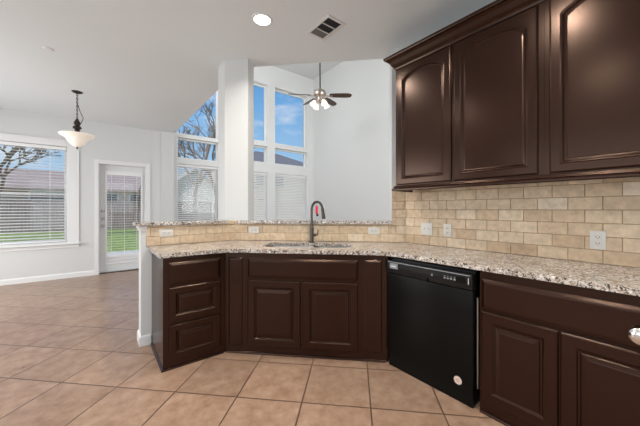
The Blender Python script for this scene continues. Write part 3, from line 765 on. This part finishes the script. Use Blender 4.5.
# ------------------------------------------------------------------ wall cabinets
UX = 2.175; UZ0, UZ1 = 1.474, 2.585
def upper(label, y0, y1, doors):
    c = thing('wall_cabinet', label, 'cabinet', (UX, y0, ZR), -PI/2)
    L = y0-y1
    b2 = B(); box(b2, 0, L, 0.0, XW-UX-0.002, 0.03, UZ1-ZR); obj('body', b2, M['wood'], c)
    for a, b in doors:
        b2 = B(); front(b2, y0-a, y0-b, UZ0+0.004-ZR, 2.535-ZR, 'recess', 0.066, 0.062); obj('door', b2, M['wood'], c)
    return c
CY = 1.632
upper('dark brown wall cabinet with two arched-panel doors over the switch plate and dishwasher', CY, 0.523, [(1.607, 1.107), (1.083, 0.553)])
upper('dark brown wall cabinet at the right edge, with wider arched doors', 0.522, -0.604, [(0.494, -0.04), (-0.07, -0.59)])
cr_ = [(0, 2.545), (0.006, 2.545), (0.010, 2.556), (0.012, 2.566), (0.020, 2.572), (0.030, 2.584), (0.046, 2.612), (0.062, 2.626), (0.076, 2.632), (0.080, 2.640), (0.080, 2.655), (0, 2.655)]
bm = B(); sweep(bm, [(XW-0.012, CY+0.0005), (UX-0.0005, CY+0.0005), (UX-0.0005, -0.604)], [(-o, z) for o, z in cr_]); 
bm.free(); bm = B(); sweep(bm, [(UX-0.0005, -0.604), (UX-0.0005, CY+0.0005), (XW-0.09, CY+0.0005)], [(-o, z) for o, z in cr_]); bm2 = None
tag(obj('crown_molding', bm, M['wood']), 'dark brown crown molding along the top of the wall cabinets', 'molding')
rl = [(0, ZR), (0.020, ZR), (0.027, ZR+0.006), (0.027, ZR+0.014), (0.021, ZR+0.022), (0.014, ZR+0.028), (0.010, ZR+0.046), (0.002, ZR+0.049), (0, ZR+0.049)]
bm = B(); sweep(bm, [(UX-0.0005, -0.604), (UX-0.0005, CY+0.0005), (XW-0.06, CY+0.0005)], [(-o, z) for o, z in rl]); tag(obj('light_rail', bm, M['wood']), 'dark brown rail molding along the bottom of the wall cabinets', 'molding')

# ------------------------------------------------------------------ ceiling fixtures
def downlight(loc, label, power=16):
    t = thing('recessed_light', label, 'ceiling light', loc, 0, 'recessed kitchen downlights')
    b2 = B(); lathe(b2, [(0.070, -0.004), (0.074, -0.008), (0.090, -0.006), (0.094, 0.0), (0.070, 0.0)], 32, cap=False); obj('trim_ring', b2, M['trim'], t, smooth=True)
    b2 = B(); lathe(b2, [(0, -0.003), (0.070, -0.003), (0.070, -0.0005)], 32, cap=False); obj('lens', b2, M['lens'], t)
    d_ = bpy.data.lights.new('downlight_bulb', 'AREA'); d_.shape = 'DISK'; d_.size = 0.14; d_.energy = power; d_.color = (1, 0.95, 0.88); d_.spread = math.radians(150)
    o_ = bpy.data.objects.new('downlight_bulb', d_); COL.objects.link(o_); o_.parent = t; o_.location = (0, 0, -0.012)
    return t
dl = downlight((1.135, 2.265, HC), 'round lit recessed light in the ceiling beside the vent')
for x, y in ((1.12, 0.60), (-0.38, 2.2), (-0.38, 0.55), (1.12, -1.1), (-0.38, -1.1)):
    dup(dl, (x, y, HC), None, 'round lit recessed light in the kitchen ceiling, outside the picture')
vn = thing('air_vent', 'white rectangular air vent in the ceiling right of the recessed light', 'vent', (1.65, 2.01, HC))
b2 = B(); grid_wall(b2, [-0.10, 0.10], [-0.155, 0.155], [(-0.083, 0.068, -0.132, 0.132)], 0, 0.008); b2.transform(Matrix.Rotation(PI/2, 4, 'X') @ Matrix.Translation((0, -0.0, 0)))
b2.transform(Matrix.Translation((0, 0, -0.008)))
obj('frame', b2, M['vent'], vn)
b2 = B(); box(b2, -0.083, 0.068, -0.132, 0.132, -0.001, 0.0); obj('duct', b2, M['ventd'], vn)
for y in (-0.045, 0.045):
    b2 = B(); box(b2, -0.083, 0.068, y-0.004, y+0.004, -0.008, -0.001); obj('divider', b2, M['vent'], vn)
for kk, (ya, yb, tl) in enumerate(((-0.130, -0.05, 0.9), (-0.04, 0.04, 0.9), (0.05, 0.130, -0.75))):
    b2 = B()
    n = 6
    for i in range(n):
        s = B(); box(s, -0.082, 0.067, -0.005, 0.005, -0.0004, 0.0004)
        add(b2, s, Matrix.Translation((0, ya+(yb-ya)*(i+0.5)/n, -0.005)) @ Matrix.Rotation(tl, 4, 'X'))
    obj('louvers', b2, M['louver'], vn)
sm = B(); lathe(sm, [(0, -0.010), (0.028, -0.010), (0.042, -0.006), (0.046, 0)], 24)
o = obj('ceiling_cover_plate', sm, M['trim'], smooth=True); o.location = (-0.40, 4.05, HC); tag(o, 'small round white cover plate in the ceiling above left of the pendant', 'cover plate')

# pendant over the breakfast nook
pn = thing('pendant_lamp', 'bronze pendant lamp with a pale glass bowl hanging by the left window', 'lamp', (-0.225, 5.28, HC))
pn.scale = (0.78, 0.78, 1)
b2 = B(); lathe(b2, [(0, -0.028), (0.02, -0.026), (0.06, -0.016), (0.078, -0.006), (0.08, 0)], 24); obj('canopy', b2, M['bronze'], pn, smooth=True)
b2 = B(); z = -0.03; k = 0
while z > -0.38:
    t_ = B(); ring = [(0.011*math.cos(a), 0, 0.017*math.sin(a)) for a in [2*PI*i/10 for i in range(11)]]
    tube(t_, ring, 0.005, 6, cap=False); add(b2, t_, Matrix.Translation((0, 0, z-0.015)) @ Matrix.Rotation(PI/2*(k % 2), 4, 'Z')); z -= 0.027; k += 1
tube(b2, [(0.01, 0, -0.18), (0.04, 0.01, -0.27), (0.085, 0, -0.36), (0.06, 0, -0.43), (0.02, 0, -0.46)], 0.006, 6)
obj('chain', b2, M['bronze'], pn)
b2 = B(); lathe(b2, [(0, -0.385), (0.018, -0.385), (0.022, -0.40), (0.046, -0.43), (0.05, -0.46), (0.032, -0.48), (0.062, -0.50), (0.064, -0.52), (0.036, -0.535), (0.036, -0.62), (0, -0.62)], 20); obj('body', b2, M['bronze'], pn, smooth=True)
for k in range(3):
    a = 2*PI*k/3+0.5; c_, s_ = math.cos(a), math.sin(a)
    b2 = B(); tube(b2, [(0.03*c_, 0.03*s_, -0.55), (0.10*c_, 0.10*s_, -0.63), (0.20*c_, 0.20*s_, -0.622), (0.238*c_, 0.238*s_, -0.612), (0.246*c_, 0.246*s_, -0.594)], [0.008, 0.007, 0.008, 0.013, 0.010], 8); obj('arm', b2, M['bronze'], pn, smooth=True)
bp_ = [(0.258, -0.612), (0.235, -0.632), (0.185, -0.650), (0.150, -0.684), (0.115, -0.730), (0.07, -0.765), (0.03, -0.780), (0, -0.783)]
bq_ = [(max(0, r-0.006), z+0.007) for r, z in bp_[::-1]]
b2 = B(); lathe(b2, bp_+bq_+[bp_[0]], 36, cap=False); obj('bowl_shade', b2, M['bowl'], pn, smooth=True)
b2 = B(); lathe(b2, [(0, -0.815), (0.010, -0.810), (0.013, -0.80), (0.008, -0.792), (0.018, -0.784), (0.018, -0.778), (0, -0.778)], 14); obj('finial', b2, M['bronze'], pn, smooth=True)

# ceiling fan in the living room
FD = 5.9; fx, fy = math.sin(YAW)*FD, math.cos(YAW)*FD
fn = thing('ceiling_fan', 'ceiling fan with dark wood blades and lit glass shades in the living room', 'fan', (fx, fy, HL))
fz = 3.62-HL
b2 = B(); lathe(b2, [(0, -0.07), (0.02, -0.07), (0.055, -0.05), (0.07, -0.01), (0.07, 0)], 20); obj('canopy', b2, M['fanm'], fn, smooth=True)
b2 = B(); tube(b2, [(0, 0, -0.06), (0, 0, fz+0.13)], 0.016, 12); obj('downrod', b2, M['gun'], fn, smooth=True)
b2 = B(); lathe(b2, [(0, fz+0.145), (0.03, fz+0.14), (0.05, fz+0.11), (0.11, fz+0.09), (0.125, fz+0.05), (0.125, fz+0.01), (0.10, fz-0.03), (0.06, fz-0.05), (0.055, fz-0.10), (0.07, fz-0.12), (0.05, fz-0.15), (0, fz-0.155)], 26); obj('motor', b2, M['fanm'], fn, smooth=True)
for k in range(4):
    ang = -YAW + math.radians((1, 58, 123, 186)[k])
    b2 = B(); n = 12; top = []; bot = []
    outl = [(0.20, -0.048), (0.30, -0.060), (0.50, -0.066), (0.60, -0.062), (0.645, -0.045), (0.66, -0.015), (0.66, 0.015), (0.645, 0.045), (0.60, 0.062), (0.50, 0.066), (0.30, 0.060), (0.20, 0.048)]
    prism(b2, outl, -0.004, 0.004)
    b2.transform(Matrix.Rotation(ang, 4, 'Z') @ Matrix.Translation((0, 0, fz)) @ Matrix.Rotation(math.radians(-17), 4, 'X'))
    bl = obj('blade', b2, M['walnut'], fn)
    b2 = B(); tube(b2, [(0.09, 0, -0.012), (0.16, 0, -0.018), (0.26, 0, -0.011)], [0.016, 0.012, 0.016], 8); b2.transform(Matrix.Rotation(ang, 4, 'Z') @ Matrix.Translation((0, 0, fz))); obj('blade_iron', b2, M['fanm'], bl)
for k in range(4):
    a = -YAW + math.radians(-60+90*k); c_, s_ = math.cos(a), math.sin(a)
    b2 = B(); tube(b2, [(0.05*c_, 0.05*s_, fz-0.12), (0.11*c_, 0.11*s_, fz-0.125), (0.125*c_, 0.125*s_, fz-0.15)], 0.012, 8); ar = obj('light_arm', b2, M['fanm'], fn, smooth=True)
    b2 = B(); lathe(b2, [(0.022, 0), (0.034, -0.02), (0.045, -0.06), (0.062, -0.105), (0.058, -0.105), (0.041, -0.06), (0.030, -0.02), (0, -0.006)], 18, cap=False)
    b2.transform(Matrix.Translation((0.125*c_, 0.125*s_, fz-0.14)) @ Matrix.Rotation(a, 4, 'Z') @ Matrix.Rotation(-0.55, 4, 'Y')); obj('lamp_shade', b2, M['shade'], ar, smooth=True)

# ------------------------------------------------------------------ outside
bm = B(); box(bm, -7.2, -2.92, -4, 8.5, 2.98, 3.15); box(bm, -7.2, 5.4, -7.5, -2.82, 2.98, 3.15); struct('sun_block_slab', bm, M['trim'])  # unseen slabs added to keep sun out of the left and rear openings
bm = B(); box(bm, 1.4, 5.6, -7.5, -1.32, 3.75, 3.92); struct('sun_block_slab_living', bm, M['trim'])  # another added slab, blocks sun from the living room's rear opening
GZ = -0.15
bm = B(); box(bm, -45, 70, YB+0.22, 70, GZ-0.1, GZ); struct('ground', bm, M['grass'])
bm = B(); box(bm, -6, 9, YB+0.22, 11.2, GZ, GZ+0.03); struct('patio', bm, M['concrete'])
def fence(label, x0, x1, y, h, m):
    t = thing('wooden_fence', label, 'fence', ((x0+x1)/2, y, GZ))
    b2 = B(); x = x0
    while x < x1:
        hh2 = h+random.uniform(-0.02, 0.02)
        box(b2, x-(x0+x1)/2, x-(x0+x1)/2+0.135, -0.012, 0.012, 0.02, hh2); x += 0.15
    obj('boards', b2, m, t)
    b2 = B()
    for z in (0.35, 1.05, 1.65): box(b2, x0-(x0+x1)/2, x1-(x0+x1)/2, 0.012, 0.055, z, z+0.09)
    obj('rails', b2, m, t)
    return t
fence('grey weathered board fence across the lawn', -14, 7.2, 23.5, 1.95, M['fence'])
fence('tan board fence behind the windows beside the column', 7.25, 24, 19.0, 1.95, M['fenceb'])
def house(label, loc, w, d, hw2, hr, wm, rm, kind, wins):
    t = thing('house', label, 'house', loc)
    b2 = B(); box(b2, -w/2, w/2, 0, d, 0, hw2)
    if kind == 'gable':
        vs = [b2.verts.new(v) for v in ((-w/2, 0, hw2), (w/2, 0, hw2), (0, 0, hw2+hr))]; b2.faces.new(vs)
    obj('wall', b2, wm, t)
    b2 = B(); o_ = 0.45
    if kind == 'hip':
        r0 = min(w, d)/2
        c_ = [(-w/2-o_, -o_, hw2), (w/2+o_, -o_, hw2), (w/2+o_, d+o_, hw2), (-w/2-o_, d+o_, hw2)]; rg = [(-w/2+r0, d/2, hw2+hr), (w/2-r0, d/2, hw2+hr)]
        v = [b2.verts.new(p) for p in c_]; r = [b2.verts.new(p) for p in rg]
        b2.faces.new((v[0], v[1], r[1], r[0])); b2.faces.new((v[1], v[2], r[1])); b2.faces.new((v[2], v[3], r[0], r[1])); b2.faces.new((v[3], v[0], r[0])); b2.faces.new(v[::-1])
    elif kind == 'gable':
        for s in (-1, 1):
            p0, p1 = (s*(w/2+o_), hw2-o_*hr/(w/2)), (0, hw2+hr)
            a = [b2.verts.new((p[0], y, p[1]+dz)) for dz in (0.0, 0.18) for p in (p0, p1) for y in (-o_, d+o_)]
            for f in ((0, 1, 3, 2), (4, 6, 7, 5), (0, 4, 5, 1), (2, 3, 7, 6), (0, 2, 6, 4), (1, 5, 7, 3)): b2.faces.new([a[i] for i in f])
    else:   # ridge along x
        for s in (0, 1):
            y0_, y1_ = (-o_, d/2) if s == 0 else (d+o_, d/2)
            a = [b2.verts.new((x, y, z+dz)) for dz in (0, 0.18) for (y, z) in ((y0_, hw2-0.2), (y1_, hw2+hr)) for x in (-w/2-o_, w/2+o_)]
            for f in ((0, 1, 3, 2), (4, 6, 7, 5), (0, 4, 5, 1), (2, 3, 7, 6), (0, 2, 6, 4), (1, 5, 7, 3)): b2.faces.new([a[i] for i in f])
    bmesh.ops.recalc_face_normals(b2, faces=b2.faces[:])
    obj('roof', b2, rm, t)
    b2 = B(); box(b2, -w/2-o_, w/2+o_, -o_-0.04, -o_, hw2-0.22, hw2-0.02)
    if kind == 'hip': obj('fascia', b2, M['siding'], t)
    else: b2.free()
    for x, z, ww, wh in wins:
        b2 = B(); win_frame(b2, (x-ww/2, x+ww/2, z, z+wh), -0.06, 0.10, 0.08); f_ = obj('window', b2, M['siding'], t)
        b2 = B(); box(b2, x-ww/2+0.09, x+ww/2-0.09, -0.03, -0.01, z+0.09, z+wh-0.09); obj('pane', b2, M['hwin'], f_)
    return t
house('pink brick house with brown roof beyond the grey fence', (-3.0, 29, GZ), 13, 9, 3.0, 1.5, M['brick'], M['roofb'], 'ridge', [(-4.5, 1.6, 1.5, 1.1), (0.2, 1.6, 2.2, 1.1), (3.8, 1.6, 1.2, 1.1), (5.6, 1.6, 1.0, 1.1)])
house('white gabled house seen through the window left of the column', (8.4, 33, GZ), 5.7, 8, 3.2, 2.5, M['siding'], M['sidingg'], 'gable', [])
house('grey hip-roofed house seen through the windows right of the column', (19.3, 32, GZ), 13.5, 10, 6.9, 2.6, M['brickt'], M['roof'], 'hip', [(-3.5, 4.2, 1.4, 1.5), (-0.8, 4.2, 1.4, 1.5), (-3, 1.2, 1.8, 1.5)])
def tree(label, loc, h, seed, r0, spread=0.5, depth=5):
    rnd = random.Random(seed); b2 = B()
    def grow(p, dr, ln, r, dep):
        mid = p+dr*ln*0.5+Vector((rnd.uniform(-1, 1), rnd.uniform(-1, 1), rnd.uniform(-.3, .6)))*ln*0.06
        e_ = p+dr*ln
        tube(b2, [p, mid, e_], [r, r*0.85, r*0.68], 5 if dep < 3 else 7, cap=False)
        if dep == 0: return
        n = 3 if dep > 1 else 3
        for i in range(n):
            ax = Vector((rnd.uniform(-1, 1), rnd.uniform(-1, 1), rnd.uniform(-0.3, 0.5))).normalized()
            nd = (dr+ax*spread*rnd.uniform(0.8, 1.4)).normalized()
            grow(p+(e_-p)*(1-0.25*rnd.random()*(i > 0)), nd, ln*rnd.uniform(0.62, 0.82), r*0.68, dep-1)
    grow(Vector((0, 0, 0)), Vector((0.05, 0, 1)), h*0.3, r0, depth)
    o = obj('bare_tree', b2, M['bark']); o.location = loc; tag(o, label, 'tree')
    return o
tree('leafless tree behind the window left of the column', (4.9, 19.5, GZ), 9.5, 5, 0.15, 0.62, 6)
tree('slender leafless tree just right of the big tree behind the left of the column', (8.6, 27, GZ), 10.5, 33, 0.14, 0.65, 6)
tree('leafless tree standing on the lawn outside the left window', (-3.7, 19.5, GZ), 7.0, 12, 0.11, 0.6, 6)
tree('thin leafless tree standing outside the back door', (2.0, 21.5, GZ), 5.2, 21, 0.08, 0.55, 5)
